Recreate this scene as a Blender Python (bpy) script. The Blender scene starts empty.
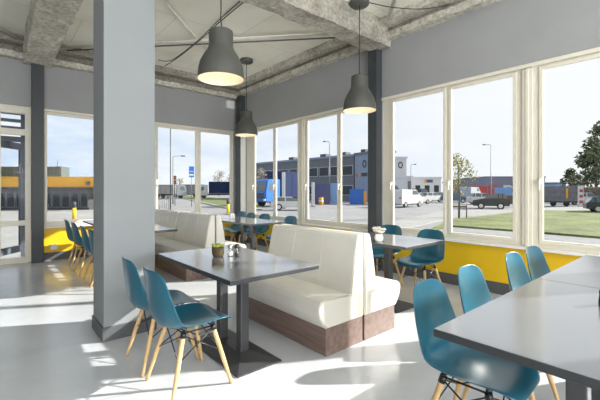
import bpy, bmesh, math, random
from math import sin, cos, pi, radians, sqrt, atan2, atan
from mathutils import Vector, Matrix, noise

random.seed(7)
SC = bpy.context.scene
COL = SC.collection

# ------------------------------------------------------------------ camera figures
F_PX = 360.0
HORIZON = 190.0
EYE = 1.33
YAW = radians(40.6)
SY, CY = sin(YAW), cos(YAW)
GROUND = -0.5

def ray(px):
    a = (px - 300.0) / F_PX
    return SY + a * CY, CY - a * SY

def far(px, depth, z=GROUND):
    r = ray(px)
    return Vector((r[0] * depth, r[1] * depth, z))

def side_angle(px):
    return -(YAW + atan((px - 300.0) / F_PX))

def gpt(px, py, z=GROUND):
    t = (EYE - z) * F_PX / (py - HORIZON)
    r = ray(px)
    return (r[0] * t, r[1] * t)

# ------------------------------------------------------------------ materials
MATS = {}
def new_mat(name):
    m = bpy.data.materials.new(name)
    m.use_nodes = True
    nt = m.node_tree
    b = nt.nodes['Principled BSDF']
    MATS[name] = m
    return m, nt, b

def plain(name, col, rough=0.5, metal=0.0, spec=0.5, var=0.08, scale=8.0, bump=0.0, coat=0.0, emis=None):
    m, nt, b = new_mat(name)
    N, L = nt.nodes, nt.links
    tc = N.new('ShaderNodeTexCoord')
    nz = N.new('ShaderNodeTexNoise')
    nz.inputs['Scale'].default_value = scale
    nz.inputs['Detail'].default_value = 4
    L.new(tc.outputs['Object'], nz.inputs['Vector'])
    rp = N.new('ShaderNodeValToRGB')
    rp.color_ramp.elements[0].position = 0.3
    rp.color_ramp.elements[1].position = 0.7
    rp.color_ramp.elements[0].color = tuple(max(0, c * (1 - var)) for c in col) + (1,)
    rp.color_ramp.elements[1].color = tuple(min(1, c * (1 + var)) for c in col) + (1,)
    L.new(nz.outputs['Fac'], rp.inputs['Fac'])
    L.new(rp.outputs['Color'], b.inputs['Base Color'])
    b.inputs['Roughness'].default_value = rough
    b.inputs['Metallic'].default_value = metal
    b.inputs['Specular IOR Level'].default_value = spec
    if coat:
        b.inputs['Coat Weight'].default_value = coat
        b.inputs['Coat Roughness'].default_value = 0.16
    if emis:
        b.inputs['Emission Color'].default_value = emis[0] + (1,)
        b.inputs['Emission Strength'].default_value = emis[1]
    if bump:
        bp = N.new('ShaderNodeBump')
        bp.inputs['Strength'].default_value = bump
        bp.inputs['Distance'].default_value = 0.01
        L.new(nz.outputs['Fac'], bp.inputs['Height'])
        L.new(bp.outputs['Normal'], b.inputs['Normal'])
    return m

def concrete(name, a, bcol, dark, rough=0.9, scale=3.0, bump=0.6):
    m, nt, b = new_mat(name)
    N, L = nt.nodes, nt.links
    tc = N.new('ShaderNodeTexCoord')
    n1 = N.new('ShaderNodeTexNoise'); n1.inputs['Scale'].default_value = scale; n1.inputs['Detail'].default_value = 8
    n1.inputs['Roughness'].default_value = 0.7
    n2 = N.new('ShaderNodeTexNoise'); n2.inputs['Scale'].default_value = scale * 9; n2.inputs['Detail'].default_value = 6
    L.new(tc.outputs['Object'], n1.inputs['Vector']); L.new(tc.outputs['Object'], n2.inputs['Vector'])
    r1 = N.new('ShaderNodeValToRGB')
    r1.color_ramp.elements[0].position = 0.32; r1.color_ramp.elements[0].color = a + (1,)
    r1.color_ramp.elements[1].position = 0.66; r1.color_ramp.elements[1].color = bcol + (1,)
    L.new(n1.outputs['Fac'], r1.inputs['Fac'])
    r2 = N.new('ShaderNodeValToRGB')
    r2.color_ramp.elements[0].position = 0.30; r2.color_ramp.elements[0].color = dark + (1,)
    r2.color_ramp.elements[1].position = 0.60; r2.color_ramp.elements[1].color = (1, 1, 1, 1)
    L.new(n2.outputs['Fac'], r2.inputs['Fac'])
    mx = N.new('ShaderNodeMix'); mx.data_type = 'RGBA'; mx.blend_type = 'MULTIPLY'
    mx.inputs['Factor'].default_value = 0.62
    L.new(r1.outputs['Color'], mx.inputs['A']); L.new(r2.outputs['Color'], mx.inputs['B'])
    L.new(mx.outputs['Result'], b.inputs['Base Color'])
    b.inputs['Roughness'].default_value = rough
    bp = N.new('ShaderNodeBump'); bp.inputs['Strength'].default_value = bump; bp.inputs['Distance'].default_value = 0.02
    L.new(n2.outputs['Fac'], bp.inputs['Height']); L.new(bp.outputs['Normal'], b.inputs['Normal'])
    return m

def wood(name, a, bcol, rough=0.5, axis=2, scale=30.0):
    m, nt, b = new_mat(name)
    N, L = nt.nodes, nt.links
    tc = N.new('ShaderNodeTexCoord')
    mp = N.new('ShaderNodeMapping')
    sc = [1.0, 1.0, 1.0]; sc[axis] = 0.08
    mp.inputs['Scale'].default_value = sc
    L.new(tc.outputs['Object'], mp.inputs['Vector'])
    nz = N.new('ShaderNodeTexNoise'); nz.inputs['Scale'].default_value = scale; nz.inputs['Detail'].default_value = 6
    L.new(mp.outputs['Vector'], nz.inputs['Vector'])
    rp = N.new('ShaderNodeValToRGB')
    rp.color_ramp.elements[0].position = 0.35; rp.color_ramp.elements[0].color = a + (1,)
    rp.color_ramp.elements[1].position = 0.65; rp.color_ramp.elements[1].color = bcol + (1,)
    L.new(nz.outputs['Fac'], rp.inputs['Fac']); L.new(rp.outputs['Color'], b.inputs['Base Color'])
    b.inputs['Roughness'].default_value = rough
    return m

def glass_pane(name, tint=(0.98, 0.99, 0.99), ior=1.45):
    m = bpy.data.materials.new(name); m.use_nodes = True
    nt = m.node_tree; N, L = nt.nodes, nt.links
    for n in list(N): N.remove(n)
    out = N.new('ShaderNodeOutputMaterial')
    tr = N.new('ShaderNodeBsdfTransparent'); tr.inputs['Color'].default_value = tint + (1,)
    gl = N.new('ShaderNodeBsdfGlossy'); gl.inputs['Roughness'].default_value = 0.02
    fr = N.new('ShaderNodeFresnel')
    # the pane has two faces: leaving the glass must not count as total reflection
    ge = N.new('ShaderNodeNewGeometry'); mr = N.new('ShaderNodeMapRange')
    mr.inputs['To Min'].default_value = ior; mr.inputs['To Max'].default_value = 1.0 / ior
    L.new(ge.outputs['Backfacing'], mr.inputs['Value']); L.new(mr.outputs['Result'], fr.inputs['IOR'])
    mx = N.new('ShaderNodeMixShader')
    L.new(fr.outputs['Fac'], mx.inputs['Fac']); L.new(tr.outputs['BSDF'], mx.inputs[1]); L.new(gl.outputs['BSDF'], mx.inputs[2])
    L.new(mx.outputs['Shader'], out.inputs['Surface'])
    MATS[name] = m
    return m

# floor: polished concrete
def floor_mat():
    m, nt, b = new_mat('polished_concrete')
    N, L = nt.nodes, nt.links
    tc = N.new('ShaderNodeTexCoord')
    n1 = N.new('ShaderNodeTexNoise'); n1.inputs['Scale'].default_value = 1.1; n1.inputs['Detail'].default_value = 7
    n1.inputs['Roughness'].default_value = 0.62; n1.inputs['Distortion'].default_value = 0.6
    L.new(tc.outputs['Object'], n1.inputs['Vector'])
    r1 = N.new('ShaderNodeValToRGB')
    r1.color_ramp.elements[0].position = 0.28; r1.color_ramp.elements[0].color = (0.47, 0.492, 0.53, 1)
    r1.color_ramp.elements[1].position = 0.72; r1.color_ramp.elements[1].color = (0.62, 0.637, 0.665, 1)
    L.new(n1.outputs['Fac'], r1.inputs['Fac']); L.new(r1.outputs['Color'], b.inputs['Base Color'])
    r2 = N.new('ShaderNodeMapRange'); r2.inputs['To Min'].default_value = 0.14; r2.inputs['To Max'].default_value = 0.27
    L.new(n1.outputs['Fac'], r2.inputs['Value']); L.new(r2.outputs['Result'], b.inputs['Roughness'])
    b.inputs['Specular IOR Level'].default_value = 0.5
    return m

def ceiling_mat():
    m, nt, b = new_mat('ceiling_board')
    N, L = nt.nodes, nt.links
    tc = N.new('ShaderNodeTexCoord')
    n1 = N.new('ShaderNodeTexNoise'); n1.inputs['Scale'].default_value = 1.4; n1.inputs['Detail'].default_value = 8
    L.new(tc.outputs['Object'], n1.inputs['Vector'])
    r1 = N.new('ShaderNodeValToRGB')
    r1.color_ramp.elements[0].position = 0.30; r1.color_ramp.elements[0].color = (0.82, 0.80, 0.69, 1)
    r1.color_ramp.elements[1].position = 0.58; r1.color_ramp.elements[1].color = (0.92, 0.91, 0.82, 1)
    L.new(n1.outputs['Fac'], r1.inputs['Fac'])
    bk = N.new('ShaderNodeTexBrick'); bk.inputs['Scale'].default_value = 1.0
    bk.inputs['Brick Width'].default_value = 2.2; bk.inputs['Row Height'].default_value = 1.1
    bk.inputs['Mortar Size'].default_value = 0.006
    bk.inputs['Color1'].default_value = (1, 1, 1, 1); bk.inputs['Color2'].default_value = (0.95, 0.95, 0.94, 1)
    bk.inputs['Mortar'].default_value = (0.74, 0.72, 0.67, 1)
    L.new(tc.outputs['Object'], bk.inputs['Vector'])
    mx = N.new('ShaderNodeMix'); mx.data_type = 'RGBA'; mx.blend_type = 'MULTIPLY'; mx.inputs['Factor'].default_value = 1
    L.new(r1.outputs['Color'], mx.inputs['A']); L.new(bk.outputs['Color'], mx.inputs['B'])
    L.new(mx.outputs['Result'], b.inputs['Base Color'])
    b.inputs['Roughness'].default_value = 0.9
    return m

M_FLOOR = floor_mat(); M_CEIL = ceiling_mat()
M_WALL = plain('grey_paint', (0.335, 0.34, 0.345), 0.75, var=0.03, scale=2)
M_COLW = plain('light_grey_paint', (0.255, 0.272, 0.283), 0.7, var=0.03, scale=2)
M_YELLOW = plain('yellow_paint', (0.80, 0.50, 0.004), 0.45, var=0.03, scale=3)
M_SKIRT = plain('charcoal_skirting', (0.085, 0.088, 0.095), 0.5)
M_FRAME = plain('cream_frame', (0.74, 0.70, 0.60), 0.4, var=0.03)
M_SILL = plain('white_sill', (0.82, 0.81, 0.78), 0.35, var=0.02)
M_POST = plain('anthracite_steel', (0.045, 0.051, 0.058), 0.5, var=0.05)
M_LEAF = plain('blue_grey_metal', (0.10, 0.115, 0.15), 0.4, var=0.05)
M_GLASS = glass_pane('window_glass', ior=1.10)
M_CONC = concrete('rough_concrete', (0.42, 0.395, 0.335), (0.78, 0.75, 0.66), (0.30, 0.28, 0.24), scale=2.2)
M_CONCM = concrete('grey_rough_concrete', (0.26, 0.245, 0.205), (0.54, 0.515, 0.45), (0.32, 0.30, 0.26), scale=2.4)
M_CONCD = concrete('dark_and_shadow_concrete', (0.22, 0.205, 0.17), (0.44, 0.41, 0.35), (0.28, 0.26, 0.22), scale=2.6)  # also paints the shade of the gap strips over the wall ledges
M_BRACE = plain('white_steel', (0.74, 0.72, 0.66), 0.5)
M_BRACED = plain('grey_conduit', (0.10, 0.10, 0.095), 0.5)
M_TEAL = plain('teal_plastic', (0.007, 0.105, 0.165), 0.36, var=0.04, scale=4, coat=0.35)
M_BEECH = wood('beech_wood', (0.56, 0.36, 0.16), (0.70, 0.48, 0.24), 0.45)
M_WIRE = plain('black_wire', (0.012, 0.012, 0.013), 0.35)
M_TOP = plain('grey_laminate', (0.118, 0.130, 0.154), 0.22, var=0.05, scale=60, spec=0.9, coat=1.0)
M_EDGE = plain('dark_edge_band', (0.035, 0.038, 0.043), 0.4)
M_PED = plain('charcoal_metal', (0.06, 0.062, 0.066), 0.33, metal=0.2, var=0.05)
M_VINYL = plain('ivory_vinyl', (0.75, 0.725, 0.66), 0.42, var=0.03, scale=5, bump=0.08)
M_SEAM = plain('vinyl_seam', (0.52, 0.49, 0.42), 0.6)
M_PLINTH = wood('brown_veneer', (0.155, 0.10, 0.082), (0.235, 0.165, 0.14), 0.4, axis=1, scale=22)
M_SHADE = plain('charcoal_enamel', (0.075, 0.078, 0.07), 0.45, var=0.04)
M_INNER = plain('shade_lining', (0.78, 0.70, 0.58), 0.6, var=0.02)
M_BULB = plain('glowing_bulb', (1.0, 0.85, 0.6), 0.4, emis=((1.0, 0.84, 0.60), 2.0))
M_BLACK = plain('black_plastic', (0.015, 0.015, 0.016), 0.4)
M_WHITE = plain('white_plastic', (0.80, 0.80, 0.79), 0.4, var=0.02)
M_CERAM = plain('white_ceramic', (0.84, 0.82, 0.79), 0.2, var=0.02)
M_SALT = plain('salt', (0.85, 0.85, 0.84), 0.8)
M_PEPPER = plain('pepper', (0.06, 0.05, 0.045), 0.9, var=0.5, scale=200)
M_STEEL = plain('brushed_steel', (0.55, 0.55, 0.56), 0.3, metal=0.9)
M_JAR = glass_pane('clear_glass', (0.93, 0.95, 0.94))
M_POT = plain('brown_basket', (0.075, 0.052, 0.022), 0.8, var=0.4, scale=90, bump=0.5)
M_GREEN = plain('succulent_green', (0.30, 0.36, 0.06), 0.5, var=0.4, scale=40)
M_PETAL = plain('white_petal', (0.82, 0.78, 0.70), 0.7)
M_STEM = plain('stem_green', (0.13, 0.20, 0.06), 0.7)
# outside
M_ASPH = concrete('asphalt', (0.22, 0.222, 0.23), (0.29, 0.29, 0.292), (0.6, 0.6, 0.6), scale=0.4, bump=0.2)
M_PAVE = concrete('pale_paving', (0.27, 0.265, 0.255), (0.34, 0.33, 0.32), (0.7, 0.7, 0.7), scale=0.5, bump=0.2)
M_GRASS = concrete('grass', (0.075, 0.10, 0.028), (0.22, 0.245, 0.085), (0.40, 0.45, 0.30), scale=0.55, bump=1.0)
M_LINE = plain('road_paint', (0.7, 0.7, 0.68), 0.7)
M_KERB = plain('kerb_stone', (0.36, 0.355, 0.34), 0.9)
M_TYRE = plain('tyre_rubber', (0.03, 0.03, 0.032), 0.8)
M_CARG = plain('car_glass', (0.12, 0.15, 0.17), 0.12)
M_RED = plain('red_paint', (0.45, 0.06, 0.05), 0.5)
M_ORANGE = plain('orange_paint', (0.80, 0.33, 0.03), 0.5)
M_BOLL = plain('yellow_bollard', (0.80, 0.52, 0.01), 0.5)
M_BLUE = plain('blue_paint', (0.025, 0.155, 0.55), 0.4)
M_LBLUE = plain('light_blue_paint', (0.20, 0.36, 0.62), 0.4)
M_NAVY = plain('navy_tarpaulin', (0.022, 0.034, 0.095), 0.6, spec=0.1)
M_PURP = plain('violet_blue_steel', (0.085, 0.10, 0.23), 0.5)
M_CARW = plain('white_car_paint', (0.58, 0.58, 0.58), 0.3, coat=0.5)
M_CARB = plain('black_car_paint', (0.020, 0.030, 0.033), 0.3, coat=0.3)
M_CARS = plain('silver_car_paint', (0.42, 0.44, 0.46), 0.3, metal=0.3)
M_CART = plain('teal_car_paint', (0.05, 0.14, 0.20), 0.3, coat=0.4)
M_CLAD = plain('pale_blue_cladding', (0.26, 0.31, 0.40), 0.6, spec=0.08, scale=1, var=0.04)
M_CLADW = plain('white_cladding', (0.60, 0.60, 0.60), 0.6, spec=0.08, scale=1, var=0.03)
M_CLADG = plain('grey_cladding', (0.17, 0.18, 0.20), 0.6, spec=0.08, scale=1, var=0.06)
M_CLADM = plain('mauve_grey_cladding', (0.24, 0.24, 0.30), 0.6, spec=0.08, scale=1, var=0.04)
M_GREENG = plain('green_grey_cladding', (0.095, 0.12, 0.12), 0.6, spec=0.08, scale=1, var=0.05)
M_FASCIA = plain('amber_fascia', (0.80, 0.42, 0.035), 0.5, spec=0.08, var=0.03)
M_DWIN = plain('dark_window', (0.045, 0.052, 0.058), 0.2, spec=0.25)
M_BARK = plain('bark', (0.16, 0.125, 0.095), 0.9, var=0.3, scale=20)
M_LEAFG = plain('tree_leaf', (0.12, 0.14, 0.07), 0.7, var=0.35, scale=1.5)
M_LEAFY = plain('autumn_leaf', (0.30, 0.28, 0.09), 0.7, var=0.4, scale=1.5)
M_LEAFB = plain('bare_twig', (0.24, 0.21, 0.18), 0.9, var=0.2)
M_HEDGE = plain('brown_hedge', (0.19, 0.165, 0.12), 0.9, var=0.4, scale=2)
M_GALV = plain('galvanised_steel', (0.20, 0.205, 0.21), 0.5, metal=0.2)
M_DGREY = plain('dark_grey_metal', (0.055, 0.058, 0.062), 0.5)
M_TRAIL = plain('grey_trailer_panel', (0.20, 0.19, 0.195), 0.6, var=0.2, scale=3)
M_SIGN = plain('blue_sign', (0.035, 0.22, 0.70), 0.4)

# ------------------------------------------------------------------ mesh builder
class MB:
    def __init__(self):
        self.bm = bmesh.new(); self.mi = 0
    def _mark(self, faces):
        for f in faces: f.material_index = self.mi
    def box(self, x0, x1, y0, y1, z0, z1, M=None, bev=0.0, seg=2):
        g = bmesh.ops.create_cube(self.bm, size=1.0)
        vs = g['verts']
        for v in vs:
            v.co = Vector(((x0 + x1) / 2 + v.co.x * (x1 - x0), (y0 + y1) / 2 + v.co.y * (y1 - y0), (z0 + z1) / 2 + v.co.z * (z1 - z0)))
        fs = list({f for v in vs for f in v.link_faces})
        self._mark(fs)
        if bev > 0:
            es = list({e for v in vs for e in v.link_edges})
            r = bmesh.ops.bevel(self.bm, geom=es, offset=bev, segments=seg, affect='EDGES', profile=0.5)
            self._mark(r['faces'])
            vs = list({v for f in r['faces'] for v in f.verts} | {v for v in vs if v.is_valid})
        if M is not None:
            bmesh.ops.transform(self.bm, matrix=M, verts=vs)
        return self
    def tube(self, pts, rad, n=8, cap=True):
        pts = [Vector(p) for p in pts]
        rads = rad if isinstance(rad, (list, tuple)) else [rad] * len(pts)
        rings = []
        prev = None
        for i, p in enumerate(pts):
            if i == 0: d = pts[1] - p
            elif i == len(pts) - 1: d = p - pts[i - 1]
            else: d = (pts[i + 1] - pts[i - 1])
            d = d.normalized() if d.length > 1e-9 else Vector((0, 0, 1))
            if prev is None:
                ref = Vector((0, 0, 1)) if abs(d.z) < 0.9 else Vector((1, 0, 0))
                u = d.cross(ref).normalized()
            else:
                u = (prev - d * prev.dot(d))
                u = u.normalized() if u.length > 1e-6 else d.cross(Vector((1, 0, 0))).normalized()
            prev = u
            w = d.cross(u)
            rings.append([self.bm.verts.new(p + (u * cos(2 * pi * k / n) + w * sin(2 * pi * k / n)) * rads[i]) for k in range(n)])
        fs = []
        for i in range(len(rings) - 1):
            for k in range(n):
                fs.append(self.bm.faces.new((rings[i][k], rings[i][(k + 1) % n], rings[i + 1][(k + 1) % n], rings[i + 1][k])))
        if cap:
            fs.append(self.bm.faces.new(list(reversed(rings[0])))); fs.append(self.bm.faces.new(rings[-1]))
        for f in fs: f.smooth = n > 5
        if cap:
            fs[-1].smooth = False; fs[-2].smooth = False
        self._mark(fs)
        return self
    def lathe(self, prof, n=32, c=(0, 0, 0), caps=(False, False)):
        rings = []
        for r, z in prof:
            rings.append([self.bm.verts.new((c[0] + r * cos(2 * pi * k / n), c[1] + r * sin(2 * pi * k / n), c[2] + z)) for k in range(n)])
        fs = []
        for i in range(len(rings) - 1):
            for k in range(n):
                f = self.bm.faces.new((rings[i][k], rings[i][(k + 1) % n], rings[i + 1][(k + 1) % n], rings[i + 1][k]))
                f.smooth = True; fs.append(f)
        if caps[0]: fs.append(self.bm.faces.new(list(reversed(rings[0]))))
        if caps[1]: fs.append(self.bm.faces.new(rings[-1]))
        self._mark(fs)
        return self
    def sphere(self, c, r, sub=2, sq=(1, 1, 1), jit=0):
        g = bmesh.ops.create_icosphere(self.bm, subdivisions=sub, radius=1.0)
        for v in g['verts']:
            k = 1 + jit * (random.random() - 0.5)
            v.co = Vector((c[0] + v.co.x * r * sq[0] * k, c[1] + v.co.y * r * sq[1] * k, c[2] + v.co.z * r * sq[2] * k))
        fs = list({f for v in g['verts'] for f in v.link_faces})
        for f in fs: f.smooth = jit == 0
        self._mark(fs)
        return self
    def prism(self, prof, x0, x1, axis='x', taper=None):
        """outline prof of (a, b) pairs; axis x: (y,z) outline, axis y: (x,z) outline, axis z: (x,y) outline"""
        def P(t, a, b):
            if axis == 'x': return (t, a, b)
            if axis == 'y': return (a, t, b)
            return (a, b, t)
        A = [self.bm.verts.new(P(x0, a, b)) for a, b in prof]
        B = [self.bm.verts.new(P(x1, a, b)) for a, b in prof]
        n = len(prof); fs = []
        for i in range(n):
            fs.append(self.bm.faces.new((A[i], A[(i + 1) % n], B[(i + 1) % n], B[i])))
        fs.append(self.bm.faces.new(A)); fs.append(self.bm.faces.new(B))
        self._mark(fs)
        bmesh.ops.recalc_face_normals(self.bm, faces=fs)
        return self
    def rough(self, x0, x1, y0, y1, z0, z1, step=0.09, amp=0.014, seed=0, free=(1, 1, 1)):
        nx = max(1, int((x1 - x0) / step)); ny = max(1, int((y1 - y0) / step)); nz = max(1, int((z1 - z0) / step))
        cache = {}
        def V(i, j, k):
            key = (i, j, k)
            if key not in cache:
                p = Vector((x0 + (x1 - x0) * i / nx, y0 + (y1 - y0) * j / ny, z0 + (z1 - z0) * k / nz))
                q = p * 4.0 + Vector((seed * 3.7, seed, 0))
                d = noise.noise_vector(q) * amp + noise.noise_vector(q * 3.1) * amp * 0.6
                p = p + Vector((d.x * free[0], d.y * free[1], d.z * free[2]))
                cache[key] = self.bm.verts.new(p)
            return cache[key]
        fs = []
        for i in range(nx):
            for j in range(ny):
                fs.append(self.bm.faces.new((V(i, j, 0), V(i, j + 1, 0), V(i + 1, j + 1, 0), V(i + 1, j, 0))))
                fs.append(self.bm.faces.new((V(i, j, nz), V(i + 1, j, nz), V(i + 1, j + 1, nz), V(i, j + 1, nz))))
        for i in range(nx):
            for k in range(nz):
                fs.append(self.bm.faces.new((V(i, 0, k), V(i + 1, 0, k), V(i + 1, 0, k + 1), V(i, 0, k + 1))))
                fs.append(self.bm.faces.new((V(i, ny, k), V(i, ny, k + 1), V(i + 1, ny, k + 1), V(i + 1, ny, k))))
        for j in range(ny):
            for k in range(nz):
                fs.append(self.bm.faces.new((V(0, j, k), V(0, j, k + 1), V(0, j + 1, k + 1), V(0, j + 1, k))))
                fs.append(self.bm.faces.new((V(nx, j, k), V(nx, j + 1, k), V(nx, j + 1, k + 1), V(nx, j, k + 1))))
        self._mark(fs)
        return self
    def build(self, name, mat, parent=None, smooth=False, loc=None, rz=0.0):
        me = bpy.data.meshes.new(name)
        self.bm.normal_update()
        self.bm.to_mesh(me); self.bm.free()
        for m in (mat if isinstance(mat, (list, tuple)) else [mat]): me.materials.append(m)
        o = bpy.data.objects.new(name, me); COL.objects.link(o)
        if smooth:
            for p in me.polygons: p.use_smooth = True
        if parent: o.parent = parent
        if loc is not None: o.location = loc
        o.rotation_euler.z = rz
        return o

def tag(o, label=None, cat=None, group=None, kind=None):
    if label: o['label'] = label
    if cat: o['category'] = cat
    if group: o['group'] = group
    if kind: o['kind'] = kind
    return o

def empty(name, loc, label, cat, rz=0.0, group=None):
    o = bpy.data.objects.new(name, None); COL.objects.link(o)
    o.empty_display_size = 0.1
    o.location = loc; o.rotation_euler.z = rz
    return tag(o, label, cat, group)

def copy_tree(o, parent=None):
    c = o.copy(); COL.objects.link(c)
    if parent: c.parent = parent
    for ch in list(o.children): copy_tree(ch, c)
    return c

def place(proto, used, loc, rz, label, group):
    o = proto if not used else copy_tree(proto)
    o.location = loc; o.rotation_euler.z = rz
    o['label'] = label
    if group: o['group'] = group
    return o

def struct(o, label=None):
    return tag(o, label, None, None, 'structure')

# ================================================================== ROOM
XR, YB = 4.93, 8.25          # inner faces of the right and back walls
XL, YN = -4.2, -5.6          # unseen left and near walls
HC = 4.03                    # ceiling
SILL, HEAD = 0.64, 2.86
TOP = 4.2

m = MB(); m.box(XL - .25, XR + .25, YN - .25, YB + .25, -0.30, 0.0)
struct(m.build('floor', M_FLOOR), 'polished grey concrete floor with sunlit bands')
m = MB(); m.box(XL - .25, XR + .25, YN - .25, YB + .25, HC, HC + .2)
struct(m.build('ceiling', M_CEIL), 'pale ceiling boards between rough concrete beams')

W_A = (-0.55, 3.655)          # right wall opening, near bay
W_B = (3.83, 7.885)            # right wall opening, far bay
W_0 = (-4.9, -0.80)           # bay behind the camera
m = MB()
m.mi = 1; m.box(XR, XR + .10, YN, YB + .25, GROUND, SILL - 0.03)
m.mi = 0; m.box(XR, XR + .10, YN, YB + .25, HEAD, HC)
for a, b in ((YN, W_0[0]), (W_0[1], W_A[0]), (W_A[1], W_B[0]), (W_B[1], YB + .25)):
    m.box(XR, XR + .10, a, b, SILL - 0.03, HEAD)
struct(m.build('wall_right', [M_WALL, M_YELLOW]), 'grey wall with yellow band below the right windows')

D_X = (-0.62, 0.555)
B_X = (0.735, 4.80)
m = MB()
m.mi = 1; m.box(D_X[1], XR, YB, YB + .10, GROUND, SILL - 0.03)
m.mi = 0; m.box(XL, XR, YB, YB + .10, HEAD, HC)
m.box(XL, D_X[0], YB, YB + .10, GROUND, HEAD)
m.box(D_X[1], B_X[0], YB, YB + .10, SILL - 0.03, HEAD)
m.box(B_X[1], XR, YB, YB + .10, SILL - 0.03, HEAD)
struct(m.build('wall_back', [M_WALL, M_YELLOW]), 'grey back wall with yellow band below the windows')

# unseen walls: left one closed, near one with open bays
m = MB()
m.box(XL - .25, XL, YN, YB + .25, GROUND, HC)
struct(m.build('wall_left', M_WALL))
m = MB()
m.box(XL - .25, XR + .25, YN - .25, YN, GROUND, 0.64); m.box(XL - .25, XR + .25, YN - .25, YN, HEAD, HC)
for a, b in ((XL - .25, -3.9), (0.4, 0.8), (4.6, XR + .25)):
    m.box(a, b, YN - .25, YN, 0.64, HEAD)
struct(m.build('wall_near', M_WALL))

# skirting
m = MB(); m.box(D_X[1] + .18, XR, YB - .014, YB, 0, .15, bev=.003); struct(m.build('baseboard_back', M_SKIRT), 'dark grey skirting under the yellow back wall')
m = MB(); m.box(XR - .014, XR, YN, YB - .014, 0, .15, bev=.003); struct(m.build('baseboard_right', M_SKIRT), 'dark grey skirting under the yellow right wall')

# ---- windows: frames in a local frame (u along wall, d depth into wall)
def window(name, ends, panes, axis, label, sash):
    """axis 'y' = right wall (u is y), 'x' = back wall (u is x); panes list of (u0,u1) glass openings"""
    u0, u1 = ends
    base = XR if axis == 'y' else YB
    root = bpy.data.objects.new(name, None); COL.objects.link(root)
    root.location = (base, (u0 + u1) / 2, SILL) if axis == 'y' else ((u0 + u1) / 2, base, SILL)
    struct(root, label)
    mid = (u0 + u1) / 2
    def bx(mb, a, b, d0, d1, z0, z1, bev=0.004):
        if axis == 'y': mb.box(d0, d1, a - mid, b - mid, z0 - SILL, z1 - SILL, bev=bev)
        else: mb.box(a - mid, b - mid, d0, d1, z0 - SILL, z1 - SILL, bev=bev)
    f = MB()
    Z0, Z1 = SILL, HEAD
    gz0, gz1 = SILL + .095, HEAD - .105
    bx(f, u0, u1, .03, .075, gz1 + .038, Z1)
    bx(f, u0, u1, .03, .075, Z0, gz0 - .038)
    edges = [u0] + [x for p in panes for x in p] + [u1]
    for i in range(0, len(edges), 2):
        bx(f, edges[i] + (0 if i == 0 else .04), edges[i + 1] - (0 if i == len(edges) - 2 else .04), .0301, .0749, Z0 + .01, Z1 - .01)
    f.build('outer_frame', M_FRAME, root)
    for i in range(2, len(edges) - 2, 2):
        if edges[i + 1] - edges[i] > .2:
            cs = MB(); c_ = (edges[i] + edges[i + 1]) / 2
            bx(cs, c_ - .055, c_ + .055, .005, .0305, Z0 + .012, Z1 - .055); bx(cs, c_ - .018, c_ + .018, -.006, .006, Z0 + .012, Z1 - .055)
            cs.build('cover_strip', M_FRAME, root)
    # head moulding
    h = MB(); bx(h, u0, u1, -.02, .03, Z1 - .05, Z1 - .005); h.build('head_trim', M_FRAME, root)
    for (a, b) in panes:
        s = MB()
        w = .042
        bx(s, a - w, a, .015, .052, gz0 - w, gz1 + w); bx(s, b, b + w, .015, .052, gz0 - w, gz1 + w)
        bx(s, a, b, .0151, .0519, gz0 - w, gz0); bx(s, a, b, .0151, .0519, gz1, gz1 + w)
        so = s.build('sash', M_FRAME, root)
        g = MB(); bx(g, a - .008, b + .008, .036, .040, gz0 - .008, gz1 + .008, bev=0); g.build('pane', M_GLASS, so)
        k = MB()
        e = b - .02 + .045 if sash == 'b' else a + .02 - .045
        bx(k, e - .012, e + .012, -.004, .015, 1.40, 1.47, bev=.003); bx(k, e - .009, e + .009, -.028, -.004, 1.415, 1.445, bev=.004)
        bx(k, e - .008, e + .008, -.04, -.026, 1.33, 1.45, bev=.005)
        k.build('handle', M_WHITE, so)
    sl = MB(); bx(sl, u0 - .0, u1 + .0, -.075, .03, SILL - .03, SILL, bev=.006); sl.build('window_sill', M_SILL, root)
    return root

window('window_1', W_A, [(-0.44, 0.36), (0.54, 1.36), (1.686, 2.475), (2.60, 3.445)], 'y', 'cream framed window of the right wall nearest the grey tables', 'b')
window('window_2', W_B, [(3.96, 4.60), (4.70, 5.525), (5.85, 6.62), (6.73, 7.487)], 'y', 'cream framed window of the right wall beyond the dark post', 'b')
window('window_3', B_X, [(0.80, 1.62), (1.76, 2.50), (2.858, 3.75), (3.888, 4.70)], 'x', 'cream framed window of the back wall behind the booths', 'a')
window('window_4', W_0, [(-4.8, -3.95), (-3.75, -2.95), (-2.70, -1.85), (-1.65, -0.90)], 'y', None, 'b')

# ---- door at the far left
door = bpy.data.objects.new('door_1', None); COL.objects.link(door); door.location = (0, YB, 0)
struct(door, 'cream framed glazed door left of the dark steel post')
m = MB()
x0, x1 = D_X
m.box(x1 - .085, x1, .03, .12, 0, HEAD, bev=.004); m.box(x0, x0 + .085, .03, .12, 0, HEAD, bev=.004)
m.box(x0 + .085, x1 - .085, .031, .119, HEAD - .14, HEAD, bev=.004)
m.box(x0 + .085, x1 - .085, .031, .119, 2.33, 2.44, bev=.004)
m.box(x0 + .085, x1 - .085, .031, .119, 0.68, 0.77, bev=.004)
m.box(x0 + .085, x1 - .085, .031, .119, 0.0, 0.10, bev=.004)
m.box(.095, .125, .032, .118, 0.10, HEAD - .14, bev=.004)
df = m.build('door_frame', M_FRAME, door)
for z0_, z1_ in ((.10, .68), (.77, 2.33), (2.44, HEAD - .14)):
    g = MB(); g.box(.125, x1 - .085, .07, .074, z0_, z1_); g.build('pane', M_GLASS, df)
    g = MB(); g.box(x0 + .085, .095, .07, .074, z0_, z1_); g.build('pane', M_GLASS, df)
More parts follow.
